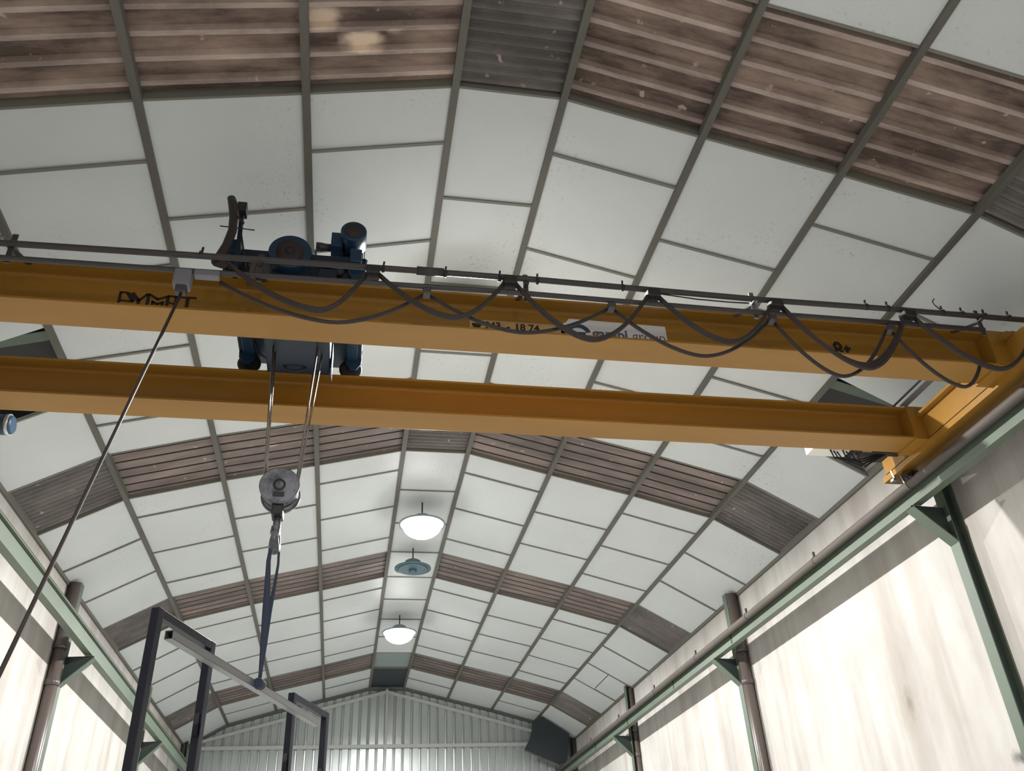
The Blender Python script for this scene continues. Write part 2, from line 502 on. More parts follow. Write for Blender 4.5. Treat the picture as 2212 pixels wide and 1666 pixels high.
strips = [(0, 1)] + [(i, s) for i in (1, 2, 3, 4) for s in (-1, 1)]
for (i, sgn) in strips:
    odd = i in (1, 3)
    bays = [(Y0, BANDS[0][0])] + [(BANDS[k][1], BANDS[k + 1][0]) for k in range(4)] + [(BANDS[4][1], Y1)]
    for bi, (a, b) in enumerate(bays):
        js = joints(i, a, b, odd)
        if i == 0 and bi == 3:
            pass
        for k in range(len(js) - 1):
            ya, yb = js[k], js[k + 1]
            if i == 4 and 7.5 < ya < 8.1:          # missing board beside the portal frame, both sides
                continue
            dark = (i == 0 and bi == 5 and k == 0)
            if i == 0 and bi == 5:
                ya, yb = ((24.25, 25.5) if k == 0 else (25.5, Y1)) if len(js) > 2 else (24.25, Y1)
            if i == 4 and sgn == 1 and bi == 4 and 19.5 < ya < 20.5:   # one board of the right eave is split along
                obj('panel', slab(i, sgn, ya + .008, yb - .008, 0, .03, .0, .48), 'panel', ceiling)
                obj('panel', slab(i, sgn, ya + .008, yb - .008, .01, .04, .5, 1), 'panel', ceiling)
            else:
                lift = random.uniform(0, .006)
                obj('panel', slab(i, sgn, ya + .006, yb - .006, lift, lift + .03), 'panel_dark' if dark else 'panel', ceiling)
            if k > 0:
                obj('joint_strip', slab(i, sgn, ya - .017, ya + .017, -.014, -.002, .0, 1.), 'joint', ceiling)
    for bi, (a, b) in enumerate(BANDS):
        if i == 0 and bi == 3:
            obj('panel', slab(0, 1, a + .006, b - .006, 0, .03), 'panel', ceiling)
            for y in (a, b):
                obj('joint_strip', slab(0, 1, y - .015, y + .015, -.012, -.002), 'joint', ceiling)
            continue
        fine = i in (0, 4)
        mb = MB()
        prof = []
        if fine:
            n = 13
            for q in range(n * 6 + 1):
                y = a + (b - a) * q / (n * 6)
                prof.append((y, .055 + .026 * math.cos(2 * math.pi * q / 6)))
        else:
            n = 6
            st = (b - a) / n
            prof_ = ((0.0, .10), (.30, .10), (.36, .045), (.56, .045), (.62, .10)) if bi < 2 else ((0.0, .045), (.40, .045), (.45, .095), (.53, .095), (.58, .045))
            for q in range(n):
                y = a + st * q
                for (u, h) in prof_:
                    prof.append((y + u * st, h))
            prof.append((b, prof_[0][1]))
        vs = []; fs = []
        for (y, h) in prof:
            vs += [strip_pt(i, sgn, 0, y, h), strip_pt(i, sgn, 1, y, h)]
        for q in range(len(prof) - 1):
            fs.append((2 * q, 2 * q + 2, 2 * q + 3, 2 * q + 1))
        mb.add(vs, fs, fine)
        m = 'sheet_grey' if fine else ('sheet' if bi < 2 else 'sheet_far')
        if i == 0 and bi == 4: m = 'sheet_pale'
        o_ = obj('corrugated_sheet', mb, m, ceiling)
        if not fine:        # ribs painted pale as if lit, or grooves painted dark as shade
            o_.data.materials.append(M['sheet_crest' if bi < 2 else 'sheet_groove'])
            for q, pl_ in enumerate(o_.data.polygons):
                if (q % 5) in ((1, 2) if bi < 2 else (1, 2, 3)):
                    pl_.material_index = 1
        for y, o_ in ((a, -.004), (b, .004)):       # the boards' cut edges round the opening
            obj('edge_strip', slab(i, sgn, y - .012, y + .012, -.006, .11), 'joint', ceiling)

for h, z in zip(HX[:4], HZ[:4]):
    for sgn in (-1, 1):
        obj('purlin', MB().box(sgn * h - .034, sgn * h + .034, Y0, Y1, z - .028, z + .05), 'purlin', ceiling)
for sgn in (-1, 1):
    obj('wall_angle', MB().box(min(sgn * 5.41, sgn * 5.444), max(sgn * 5.41, sgn * 5.444), Y0, Y1, 6.50, 6.61), 'purlin', ceiling)

# rafters of the portal frames, seen through the missing boards
FRAMES = [7.86, 13.88, 20.14, 25.95]
for nm, fy in zip(('near',), FRAMES[:1]):
    r_ = thing('roof_rafter', {'near': 'green steel rafter seen through the gaps left by the missing eave boards',
                               'middle': 'green steel rafter hidden above the boards over the second pair of columns',
                               'far': 'green steel rafter hidden above the boards over the third pair of columns'}[nm], 'rafter', (0, fy, 8.3))
    for sgn in (-1, 1):
        p = (sgn * 5.43, fy + .1, 6.86); q = (sgn * .02, fy + .1, 8.48)
        off = Vector((0, 0, .2))
        obj('bottom_flange', MB().bar(p, q, .16, .014), 'green', r_)
        obj('web', MB().bar(Vector(p) + off * .5, Vector(q) + off * .5, .012, .19), 'green_dark', r_)
        obj('top_flange', MB().bar(Vector(p) + off, Vector(q) + off, .16, .014), 'green', r_)

# ------------------------------------------------------------------ columns with crane brackets
colname = {(1, 0): 'green steel column under the crane end with its wide bracket',
           (1, 1): 'green column on the right wall beside the thick brown downpipe',
           (1, 2): 'slim looking green column on the right wall before the dark hanging sheet',
           (1, 3): 'dark steel column in the far corner behind the hanging sheet',
           (-1, 0): 'green column outside the picture on the left wall beside the crane',
           (-1, 1): 'column behind the thick brown downpipe on the left wall',
           (-1, 2): 'column on the left wall seen just behind the navy frame post',
           (-1, 3): 'dark column in the far left corner by the ribbed gable'}
BZ = 5.505
for sgn in (1, -1):
    for k, fy in enumerate(FRAMES):
        if sgn < 0 and k == 0:      # lies outside the picture
            continue
        t = thing('steel_column', colname[(sgn, k)], 'column', (sgn * 5.36, fy, 0))
        xi, xo = 5.29, 5.44
        X = lambda x: sgn * x
        top = zc(5.3) - .01

        def bx(x0, x1, y0, y1, z0, z1):
            return MB().box(min(X(x0), X(x1)), max(X(x0), X(x1)), y0, y1, z0, z1)
        obj('inner_flange', bx(xi, xi + .012, fy - .075, fy + .075, 0, top), 'green', t)
        obj('web', bx(xi + .012, xo - .012, fy - .005, fy + .005, 0, top), 'green_dark', t)
        obj('outer_flange', bx(xo - .012, xo, fy - .075, fy + .075, 0, 6.53), 'green', t)
        obj('base_plate', bx(xi - .04, xo, fy - .12, fy + .12, 0, .02), 'green_dark', t)
        br = obj('bracket', MB().prism([(X(4.90), BZ - .005), (X(5.29), BZ - .13 + .11), (X(5.29), 5.06), (X(4.90), BZ - .045)],
                                       lambda u, v, s_: (u, s_, v), fy - .006, fy + .006), 'green_dark', t)
        obj('sloping_flange', MB().bar((X(4.885), fy, BZ - .045), (X(5.295), fy, 5.055), .15, .014), 'green', br)

# ------------------------------------------------------------------ crane runway beams
for sgn in (1, -1):
    X = lambda x: sgn * x
    t = thing('crane_runway_beam', 'long sage green runway beam along the right wall, under the conduit' if sgn > 0 else
              'long sage green runway beam along the left wall, no conduit on it', 'runway beam', (sgn * 4.98, Y0 + .1, BZ))

    def bx(x0, x1, y0, y1, z0, z1):
        return MB().box(min(X(x0), X(x1)), max(X(x0), X(x1)), y0, y1, z0, z1)
    ya, yb = Y0 + .1, Y1 - .15
    obj('bottom_flange', bx(4.925, 5.035, ya, yb, BZ, BZ + .012), 'green', t)
    obj('web', bx(4.965, 4.995, ya, yb, BZ + .012, 5.738), 'green', t)
    obj('top_flange', bx(4.925, 5.035, ya, yb, 5.738, 5.75), 'green', t)
    obj('rail', bx(4.955, 5.005, ya, yb, 5.75, 5.80), 'black', t)
    for y in ([13.2, 16.1, 19.2, 22.0] if sgn > 0 else []):
        obj('splice_plate', bx(4.958, 4.965, y - .02, y + .02, BZ + .02, 5.73), 'green_dark', t)

# conduit along the right runway beam
t = thing('conduit', 'dusty brown conduit clamped along the top of the right runway beam', 'conduit', (4.89, Y0 + .1, 5.70))
obj('pipe', MB().tube([(4.885, Y0 + .1, 5.70), (4.885, 9.0, 5.70), (4.885, Y1 - .3, 5.70)], .052, 12), 'conduit', t)
for y in (2.6, 5.2, 7.75, 10.025, 12.314, 14.577, 16.96, 19.554, 22.1, 24.5):
    mb = MB().lathe([(.058, -.02), (.058, .02)], (4.885, y, 5.70), 'Y', 12)
    mb.box(4.87, 4.90, y - .012, y + .012, 5.75, 5.83)
    mb.box(4.885, 4.93, y - .015, y + .015, 5.742, 5.752)
    obj('clamp', mb, 'conduit', t)

# downpipes
for (sx, fy, r, lab) in ((1, FRAMES[1] - .19, .088, 'thick brown downpipe beside the middle column of the right wall'),
                         (1, FRAMES[2] - .15, .05, 'thin brown downpipe beside the far column of the right wall'),
                         (-1, FRAMES[1] - .19, .088, 'thick brown downpipe on the left wall, passing behind the runway beam'),
                         (1, FRAMES[3] - .17, .05, 'thin dark downpipe in the corner beside the hanging sheet'),
                         (-1, FRAMES[3] - .17, .05, 'thin dark downpipe in the far left corner')):
    x = sx * (WALL - r - .012)
    t = thing('downpipe', lab, 'pipe', (x, fy, 0))
    obj('pipe', MB().tube([(x, fy, 0), (x, fy, 3), (x, fy, 6.50 + (.05 if r > .06 else 0))], r, 16), 'brown_pipe', t)
    for z in (2.2, 5.02, 5.55):
        obj('socket', MB().lathe([(r + .012, 0), (r + .012, .09)], (x, fy, z), 'Z', 16), 'brown_pipe', t)

# ------------------------------------------------------------------ lamps under the ridge
lamps = [(-3.9, True, 'lit round lamp far behind the viewer, out of the picture'),
         (7.96, True, 'lit round lamp hidden behind the nearer yellow girder'),
         (13.7, True, 'biggest glaring lit lamp under the ridge, just beyond the crane'),
         (15.75, False, 'unlit round lamp with a knob between the two glaring lamps'),
         (19.75, True, 'smaller looking lit lamp, farther along the ridge')]
for (y, on, lab) in lamps:
    z = 7.70
    R = .35 if on else .30
    t = thing('high_bay_lamp', lab, 'lamp', (-.05, y, z), 'round lamps along the ridge')
    c = (-.05, y, z)
    obj('rim', MB().lathe([(R - .01, -.004), (R + .045, -.012), (R + .045, .012), (R * .8, .05), (.16, .075), (.15, .14), (.10, .17)], c, 'Z', 32), 'lamp_body' if on else 'lamp_off', t)
    obj('hanger', MB().tube([(-.05, y, z + .165), (-.05, y, 8.11)], .012, 8), 'black', t)
    if on:
        dome = [(R - .012, -.005)] + [((R - .015) * math.cos(a), -.23 * math.sin(a) - .01) for a in [math.radians(d) for d in (15, 30, 45, 60, 75, 86)]]
        obj('diffuser', MB().lathe(dome, c, 'Z', 32), 'lamp_on', t)
        li = bpy.data.lights.new('bulb', 'SPOT')
        li.spot_size = math.radians(171)
        li.spot_blend = 0.3
        li.energy = BULB_WATTS
        li.color = (1.0, 0.985, 0.96)
        li.shadow_soft_size = 0.05
        lo = bpy.data.objects.new('bulb', li)
        COL.objects.link(lo)
        lo.parent = t
        lo.location = (0, 0, -.30)
    else:
        obj('diffuser', MB().lathe([(R - .012, -.006), (R - .03, -.03)], c, 'Z', 32), 'lamp_off', t)
        obj('sensor', MB().lathe([(.075, -.03), (.07, -.09), (.045, -.105)], c, 'Z', 20), 'lamp_off', t)

# ------------------------------------------------------------------ overhead crane bridge
GZ0, GZ1 = 5.945, 6.33
crane = thing('bridge_crane', 'yellow overhead crane bridge of two long girders spanning both walls', 'crane', (0, 6.6, GZ0))


def girder(yc):
    hw, tf, wb, fr = .165, .022, .011, .03
    half = [(-hw, GZ0), (-hw, GZ0 + tf), (-wb - fr, GZ0 + tf)]
    for a in (30, 60):
        half.append((-wb - fr + fr * math.sin(math.radians(a)), GZ0 + tf + fr - fr * math.cos(math.radians(a))))
    half += [(-wb, GZ0 + tf + fr), (-wb, GZ1 - tf - fr)]
    for a in (60, 30):
        half.append((-wb - fr + fr * math.sin(math.radians(a)), GZ1 - tf - fr + fr * math.cos(math.radians(a))))
    half += [(-wb - fr, GZ1 - tf), (-hw, GZ1 - tf), (-hw, GZ1)]
    poly = half + [(-y, z) for (y, z) in half[::-1]]
    o = obj('girder', MB().prism(poly, lambda u, v, s_: (s_, yc + u, v), -4.70, 4.70), 'yellow', crane, bevel=.004)
    obj('trolley_rail', MB().box(-4.6, 4.6, yc - .02, yc + .02, GZ1, GZ1 + .045), 'black', o)
    return o


G1, G2 = 5.915, 7.305
girder(G1)
girder(G2)
for sgn in (1, -1):
    X = lambda x: sgn * x

    def add(mb, x0, x1, y0, y1, z0, z1):
        return mb.box(min(X(x0), X(x1)), max(X(x0), X(x1)), y0, y1, z0, z1)
    for yc in (G1, G2):          # end block: a box with an opening in its near face
        mb = MB()
        y0, y1 = yc - .185, yc + .185
        add(mb, 4.66, 5.16, y0, y1, 5.925, 5.945)
        add(mb, 4.66, 5.16, y0, y1, 6.30, 6.33)
        add(mb, 4.66, 5.16, y1 - .015, y1, 5.945, 6.30)
        add(mb, 4.66, 4.69, y0, y1, 5.945, 6.30)
        add(mb, 5.14, 5.16, y0, y1, 5.945, 6.30)
        add(mb, 4.69, 4.84, y0, y0 + .015, 5.945, 6.30)
        add(mb, 4.84, 5.14, y0, y0 + .015, 5.945, 6.06)
        add(mb, 4.84, 5.14, y0, y0 + .015, 6.20, 6.30)
        obj('end_block', mb, 'yellow', crane)
        obj('lifting_eye', MB().lathe([(.045, -.012), (.045, .012)], (X(5.05), yc - .1, 6.365), 'Y', 14), 'black', crane)
    ec = obj('end_carriage', add(MB(), 4.80, 5.10, 4.95, 8.05, 5.86, 5.925), 'yellow', crane)
    obj('carriage_top', add(MB(), 4.82, 5.12, 5.0, 8.0, 5.95, 6.20), 'yellow', crane)
    for y in (4.93, 8.07):
        obj('buffer', MB().lathe([(.05, -.04), (.05, .04)], (X(4.98), y, 5.95), 'Y', 14), 'black', ec)
    for y in (5.25, 7.8):
        obj('wheel', MB().lathe([(.10, -.04), (.10, -.025), (.085, -.025), (.085, .025), (.10, .025), (.10, .04)], (X(4.98), y, 5.887), 'X', 20), 'black', ec)
    obj('carriage_cap', add(MB(), 4.75, 5.14, 5.6, 7.6, 6.205, 6.235), 'yellow', crane)
    if sgn < 0:
        tm = obj('travel_motor', MB().lathe([(.05, -.02), (.095, 0), (.10, .03), (.10, .32), (.08, .36)], (-4.76, 7.72, 5.93), 'X', 20), 'blue', crane)
        obj('flange_ring', MB().lathe([(.105, -.015), (.105, .015)], (-4.44, 7.72, 5.93), 'X', 20), 'steel', tm)
    else:
        obj('walkway_strip', MB().box(4.60, 4.69, 6.08, 7.14, 6.335, 6.355), 'box_grey', crane)
        obj('pull_rod', MB().tube([(4.54, 6.08, 6.34), (4.54, 7.2, 6.34)], .012, 8), 'black', crane)

# side pipes carrying the festoon cables
PY = 5.40
up_pipe = obj('side_pipe', MB().tube([(-5.0, PY, 6.175), (-3.9, PY, 6.185), (-2.47, PY, 6.212), (-1.0, PY, 6.232), (.21, PY, 6.238), (2.2, PY, 6.212), (3.4, PY, 6.222), (4.9, PY, 6.215)], .026, 10), 'pipe_grey', crane)
lo_pipe = obj('side_pipe', MB().tube([(-5.0, PY, 6.035), (-3.9, PY, 6.043), (-2.46, PY, 6.052), (0, PY, 6.082), (2.15, PY, 6.064), (4.32, PY, 6.062)], .023, 10), 'pipe_grey', crane)
for x in (-2.468, -1.06, -.557, -.108, .209, .946, 3.201, 3.412, 3.958, 4.156, 4.384, 4.635):
    mb = MB().lathe([(.031, -.012), (.031, .012)], (x, PY, 6.225), 'X', 10)
    mb.bar((x, PY, 6.24), (x + .006, PY, 6.30), .016, .012)
    obj('clip', mb, 'black', up_pipe)
obj('sleeve', MB().lathe([(.036, -.11), (.036, .11)], (-.68, PY, 6.236), 'X', 12), 'pipe_grey', up_pipe)
for x in (-3.83, -2.02, .115, 2.13, 4.33):
    mb = MB()
    mb.box(x - .02, x + .02, PY + .02, PY + .032, 6.02, 6.30)
    mb.bar((x, PY + .03, 6.17), (x, G1 - .15, 6.30), .04, .012)
    mb.box(x - .018, x + .018, PY - .03, PY + .02, 6.17, 6.18)
    obj('pipe_bracket', mb, 'galv' if x > .5 and x < 3 else 'pipe_grey', crane)
obj('tie_wire', MB().tube([(3.965, PY, 6.24), (3.91, PY, 6.31), (3.90, PY, 6.345), (3.93, PY, 6.385)], .0055, 6), 'black', up_pipe)
obj('tie_wire', MB().tube([(1.25, PY + .01, 6.20), (1.6, PY + .01, 6.17), (1.9, PY + .01, 6.165), (2.08, PY + .01, 6.17)], .006, 6), 'black', up_pipe)

# lettering and stickers on the near girder's web
WY = G1 - .011 - .002


def strokes(list_, y, depth=.002):
    mb = MB()
    for pts, wd in list_:
        for (a, b) in zip(pts[:-1], pts[1:]):
            A, B = Vector(a), Vector(b)
            d = (B - A).normalized(); n = Vector((-d.y, d.x)) * wd / 2
            e = d * wd * .25 if len(pts) > 2 else d * 0
            q = [A - e + n, A - e - n, B + e - n, B + e + n]
            mb.prism([tuple(p) for p in q], lambda u, v, s_: (u, s_, v), y - depth, y)
    return mb


LOGO = [([(-3.145, 6.03), (-3.147, 6.191)], 0.0218), ([(-3.155, 6.19), (-3.091, 6.19)], 0.0178), ([(-3.094, 6.19), (-3.036, 6.104)], 0.0317),
        ([(-3.136, 6.108), (-3.033, 6.103)], 0.0159), ([(-3.058, 6.193), (-2.996, 6.11)], 0.0297), ([(-2.996, 6.11), (-2.998, 6.03)], 0.0258),
        ([(-2.997, 6.118), (-2.945, 6.183), (-2.922, 6.186), (-2.854, 6.143), (-2.776, 6.183), (-2.717, 6.182), (-2.562, 6.183)], 0.0206),
        ([(-2.931, 6.177), (-2.926, 6.03)], 0.0258), ([(-2.89, 6.12), (-2.887, 6.03)], 0.0198), ([(-2.894, 6.117), (-2.852, 6.093), (-2.808, 6.119)], 0.0198),
        ([(-2.813, 6.114), (-2.813, 6.03)], 0.023), ([(-2.779, 6.174), (-2.774, 6.03)], 0.027), ([(-2.765, 6.118), (-2.721, 6.105)], 0.0159),
        ([(-2.713, 6.176), (-2.719, 6.03)], 0.0238), ([(-2.624, 6.175), (-2.623, 6.03)], 0.0278)]
o = obj('lettering', strokes(LOGO, WY), 'ink', crane)
o['label'] = 'dark angular maker name near the left end of the girder'


def text(name, body, x, z, size, m, parent, bold=0.0, sx=1.0, y=WY):
    cu = bpy.data.curves.new(name, 'FONT')
    cu.body = body; cu.size = size; cu.offset = bold; cu.extrude = .0008
    tmp = bpy.data.objects.new(name, cu)
    COL.objects.link(tmp)
    dg = bpy.context.evaluated_depsgraph_get()
    me = bpy.data.meshes.new_from_object(tmp.evaluated_get(dg))
    bpy.data.objects.remove(tmp)
    me.materials.clear(); me.materials.append(M[m])
    me.transform(Matrix.Translation(Vector((x, y, z))) @ Matrix.Rotation(math.radians(90), 4, 'X') @ Matrix.Diagonal((sx, 1, 1, 1)))
    off = wloc(parent)
    me.transform(Matrix.Translation(-off))
    ob = bpy.data.objects.new(name, me)
    COL.objects.link(ob); ob.parent = parent
    return ob


text('lettering', '8', 3.122, 6.03, .24, 'ink', crane, .007, .80)
text('lettering', 't', 3.232, 6.03, .24, 'ink', crane, .007, .80)
tp = obj('phone_label', MB().box(-.29, .56, WY - .001, WY + .001, 6.03, 6.165), 'tape', crane)
for body, x in (('943', -.165), ('-', .03), ('18', .10), ('74', .225)):
    text('lettering', body, x, 6.078, .098, 'ink', tp, .0025, 1.0, WY - .003)
ph = MB()
ph.box(-.262, -.20, WY - .004, WY - .002, 6.08, 6.105); ph.box(-.272, -.19, WY - .004, WY - .002, 6.108, 6.122)
ph.box(-.272, -.258, WY - .004, WY - .002, 6.098, 6.115); ph.box(-.204, -.19, WY - .004, WY - .002, 6.098, 6.115)
obj('telephone_sign', ph, 'ink', tp)
st = obj('sticker', MB().prism([(.53, 5.99), (1.493, 5.99), (1.493, 6.232), (.60, 6.246), (.565, 6.20), (.53, 6.185), (.503, 6.205)],
                               lambda u, v, s_: (u, s_, v), WY - .001, WY + .001), 'sticker', crane)
st['label'] = 'white maker sticker with a round blue emblem, one corner torn'
ring = MB()
pr = [math.radians(d) for d in range(18, 260, 11)]
vs = []; fs = []
for a in pr:
    for (r_, yy) in ((.078, 0), (.122, 0)):
        vs.append((.672 + r_ * math.cos(a), WY - .003, 6.073 + r_ * math.sin(a) * 1.0))
for q in range(len(pr) - 1):
    fs.append((2 * q, 2 * q + 1, 2 * q + 3, 2 * q + 2))
ring.add(vs, fs)
ring.box(.672, .738, WY - .004, WY - .002, 6.048, 6.105)
obj('emblem', ring, 'ink_blue', st)
text('lettering', 'garabi', .80, 6.05, .155, 'ink_grey', st, .005, .88, WY - .003)
text('lettering', 'group', 1.165, 6.05, .155, 'ink_grey', st, -.001, .86, WY - .003)

# control cabinet and cables behind the far girder's right end
cab = obj('control_cabinet', MB().box(3.74, 4.20, 7.52, 7.78, 6.03, 6.36), 'white', crane, bevel=.01)
obj('cable_tray', MB().box(4.2, 4.78, 7.50, 7.66, 6.0, 6.06), 'black', crane)
for q in range(7):
    x0 = 3.95 + q * .05; x1 = 4.55 + .03 * (q % 3)
    sag = 5.93 - .012 * (q % 4)
    obj('hanging_cable', MB().tube([(x0, 7.62 + .02 * (q % 3), 6.03), (x0 + .05, 7.66, sag + .02), ((x0 + x1) / 2, 7.66 + .015 * q, sag - .01), (x1, 7.6, 6.0)], .009, 6), 'black', crane)
tb = MB()
tb.box(4.30, 4.66, 7.56, 7.80, 5.99, 6.20)
obj('junction_box', tb, 'black', crane, bevel=.01)
obj('junction_lid', MB().box(4.28, 4.40, 7.50, 7.56, 5.985, 6.04), 'yellow', crane)
# current collector reaching down to the right runway beam
cl = MB().bar((4.86, 7.82, 5.93), (4.90, 7.80, 5.68), .035, .012)
cl.bar((4.80, 7.86, 5.93), (4.82, 7.86, 5.80), .02, .02)
cl.box(4.78, 4.86, 7.84, 7.90, 5.80, 5.83)
obj('current_collector', cl, 'steel', crane)
for q in range(3):
    obj('collector_cable', MB().tube([(4.87, 7.78, 5.9), (4.84 - .02 * q, 7.72 - .05 * q, 5.74), (4.88, 7.66 - .06 * q, 5.66 + .02 * q), (4.92, 7.6 - .05 * q, 5.74)], .007, 6), 'black', crane)

# ------------------------------------------------------------------ trolley on the girders
tr = thing('hoist_trolley', 'dark blue hoist trolley with two motors riding on the yellow girders', 'hoist trolley', (-1.78, 6.6, 6.375))
obj('platform', MB().box(-2.38, -1.20, 5.80, 7.40, 6.58, 6.67), 'blue_dark', tr, bevel=.008)
for x in (-2.29, -1.29):
    obj('side_beam', MB().box(x - .05, x + .05, 5.72, 7.48, 6.56, 6.70), 'blue', tr, bevel=.006)
    for yc in (G1, G2):
        sd = -1 if x < -1.8 else 1
        hb = MB().prism([(x - sd * .075, 6.68), (x + sd * .10, 6.68), (x + sd * .085, 6.52), (x + sd * .04, 6.45), (x - sd * .02, 6.45), (x - sd * .06, 6.52)],
                        lambda u, v, s_: (u, s_, v), yc - .085, yc - .065)
        obj('wheel_housing', hb, 'blue', tr)
        obj('wheel', MB().lathe([(.09, -.045), (.112, -.04), (.112, -.026), (.10, -.022), (.10, .03), (.08, .04)], (x - sd * .012, yc, 6.485), 'Y', 28), 'black', tr)
obj('gear_case', MB().box(-2.06, -1.48, 6.28, 6.98, 6.205, 6.585), 'blue_dark', tr, bevel=.012)
obj('drum', MB().lathe([(.19, -.36), (.19, -.33), (.16, -.33), (.16, .33), (.19, .33), (.19, .36)], (-1.76, 6.75, 6.87), 'X', 28), 'blue_dark', tr)
obj('rope_guide', MB().box(-1.62, -1.50, 6.40, 6.52, 6.215, 6.33), 'steel', tr)
obj('side_plate', MB().box(-1.475, -1.463, 6.72, 6.95, 6.12, 6.50), 'blue', tr)
obj('loose_cable', MB().tube([(-1.93, 6.85, 6.22), (-1.86, 6.87, 6.165), (-1.78, 6.87, 6.16), (-1.70, 6.86, 6.20)], .008, 6), 'black', tr)
obj('loose_cable', MB().tube([(-2.2, 6.9, 6.5), (-2.15, 6.9, 6.36), (-2.05, 6.9, 6.29)], .008, 6), 'black', tr)
# main hoist motor, fan cowl towards the camera
c = (-1.845, 5.76, 6.655)
mm = obj('hoist_motor', MB().lathe([(.172, 0), (.182, .012), (.182, .30), (.168, .32), (.168, .52)], c, 'Y', 36), 'blue', tr)
obj('fan_grille', MB().lathe([(.045, -.004), (.118, -.004), (.118, .0)], c, 'Y', 36), 'fan', mm)
obj('fan_hub', MB().lathe([(.022, -.008), (.045, -.004)], c, 'Y', 12), 'fan', mm)
obj('motor_foot', MB().box(-1.99, -1.70, 5.86, 6.2, 6.40, 6.52), 'blue_dark', mm)
obj('terminal_box', MB().box(-1.60, -1.44, 5.80, 6.02, 6.40, 6.52), 'blue_dark', tr, bevel=.008)
# travel motor on its gearbox
c = (-1.325, 5.78, 6.965)
tm = obj('travel_motor', MB().lathe([(.106, 0), (.114, .01), (.114, .20), (.098, .21), (.098, .46)], c, 'Y', 32), 'blue', tr)
obj('fan_grille', MB().lathe([(.03, -.003), (.082, -.003), (.082, .0)], c, 'Y', 32), 'fan', tm)
fins = MB()
for q in range(12):
    a = q * math.pi / 6
    fins.bar((c[0] + .098 * math.cos(a), 6.0, c[2] + .098 * math.sin(a)), (c[0] + .098 * math.cos(a), 6.2, c[2] + .098 * math.sin(a)), .012, .03)
obj('cooling_fins', fins, 'black', tm)
obj('terminal_box', MB().box(-1.52, -1.42, 5.88, 6.06, 6.86, 7.02), 'blue', tm, bevel=.006)
obj('plug', MB().lathe([(.042, -.05), (.042, 0), (.035, .03), (.035, .09)], (-1.60, 5.97, 6.91), 'X', 14), 'pipe_grey', tm)
obj('motor_cable', MB().tube([(-1.63, 5.95, 6.89), (-1.645, 5.9, 6.78), (-1.63, 5.85, 6.66), (-1.57, 5.85, 6.56)], .009, 6), 'black', tm)
gb = MB().box(-1.42, -1.23, 6.0, 6.24, 6.55, 6.86)
obj('gearbox', gb, 'blue_dark', tr, bevel=.015)
obj('gearbox_flange', MB().box(-1.45, -1.20, 5.97, 6.27, 6.54, 6.575), 'black', tr)
obj('gearbox_cap', MB().lathe([(.05, 0), (.04, .03)], (-1.225, 6.1, 6.74), 'X', 14), 'steel', tr)
# towing arm with flat cable bundle
AY = 5.58
obj('tow_arm', MB().bar((-2.235, AY + .06, 6.22), (-2.265, AY + .06, 7.0), .035, .035), 'blue_dark', tr)
obj('arm_brace', MB().bar((-2.16, AY + .06, 6.33), (-2.25, AY + .06, 6.72), .014, .014), 'black', tr)
obj('arm_brace', MB().bar((-2.10, AY + .05, 6.40), (-2.13, AY + .12, 6.20), .04, .02), 'pipe_grey', tr)
obj('cross_rod', MB().tube([(-2.41, AY, 6.705), (-2.13, AY, 6.69)], .005, 6), 'black', tr)
obj('clamp_head', MB().box(-2.30, -2.225, AY + .0, AY + .1, 6.90, 7.0), 'black', tr)
obj('cable_bundle', MB().tube([(-2.36, AY, 7.03), (-2.335, AY, 6.95), (-2.31, AY, 6.82), (-2.305, AY, 6.66), (-2.33, AY, 6.50), (-2.37, AY, 6.36), (-2.37, AY - .06, 6.27), (-2.31, AY - .12, 6.20)],
                             [.035, .042, .04, .036, .036, .04, .045, .04], 10), 'cable', tr)
obj('cable_tie', MB().tube([(-2.28, AY - .03, 6.80), (-2.22, AY - .03, 6.73), (-2.24, AY - .02, 6.70)], .009, 6), 'black', tr)

# ------------------------------------------------------------------ hoist ropes, hook block
hb = thing('hook_block', 'round grey iron hook block hanging on wire ropes below the trolley', 'hook block', (-1.787, 6.6, 4.80))
HC = Vector((-1.787, 6.6, 4.80))
for y in (6.50, 6.70):
    prof = [(.150, -.012), (.160, -.004), (.160, .010), (.145, .016)]
    pl_ = obj('cheek_plate', MB().lathe(prof, (HC.x, y, HC.z), 'Y', 40), 'block', hb)
    sg = -1 if y < 6.6 else 1
    obj('axle_cap', MB().lathe([(.030, -.004), (.034, -.001), (.034, .004)], (HC.x, y - .013 if sg < 0 else y + .02, HC.z), 'Y', 24), 'block', pl_)
    if sg < 0:
        obj('hub_ring', MB().lathe([(.038, -.004), (.050, -.004), (.050, .002)], (HC.x, y - .012, HC.z), 'Y', 28), 'black', pl_)
        obj('name_plate', MB().box(HC.x - .045, HC.x + .045, y - .016, y - .010, HC.z - .105, HC.z - .065), 'black', pl_)
for y in (6.555, 6.645):
    obj('sheave', MB().lathe([(.150, -.03), (.150, -.022), (.128, -.004), (.128, .004), (.150, .022), (.150, .03)], (HC.x, y, HC.z), 'Y', 36), 'block', hb)
obj('crosshead', MB().box(HC.x - .045, HC.x + .045, 6.52, 6.68, 4.56, 4.66), 'black', hb, bevel=.01)
hk = [(6.6, 4.58, .030), (6.6, 4.50, .030), (6.615, 4.455, .033), (6.655, 4.42, .036), (6.675, 4.37, .04), (6.655, 4.315, .043), (6.60, 4.288, .044), (6.545, 4.31, .04), (6.525, 4.36, .032), (6.535, 4.41, .018), (6.545, 4.43, .008)]
obj('hook', MB().tube([(HC.x + .003, y, z) for y, z, r in hk], [r for y, z, r in hk], 12), 'block', hb)
lt = MB().bar((HC.x - .03, 6.55, 4.40), (HC.x - .03, 6.62, 4.49), .012, .02)
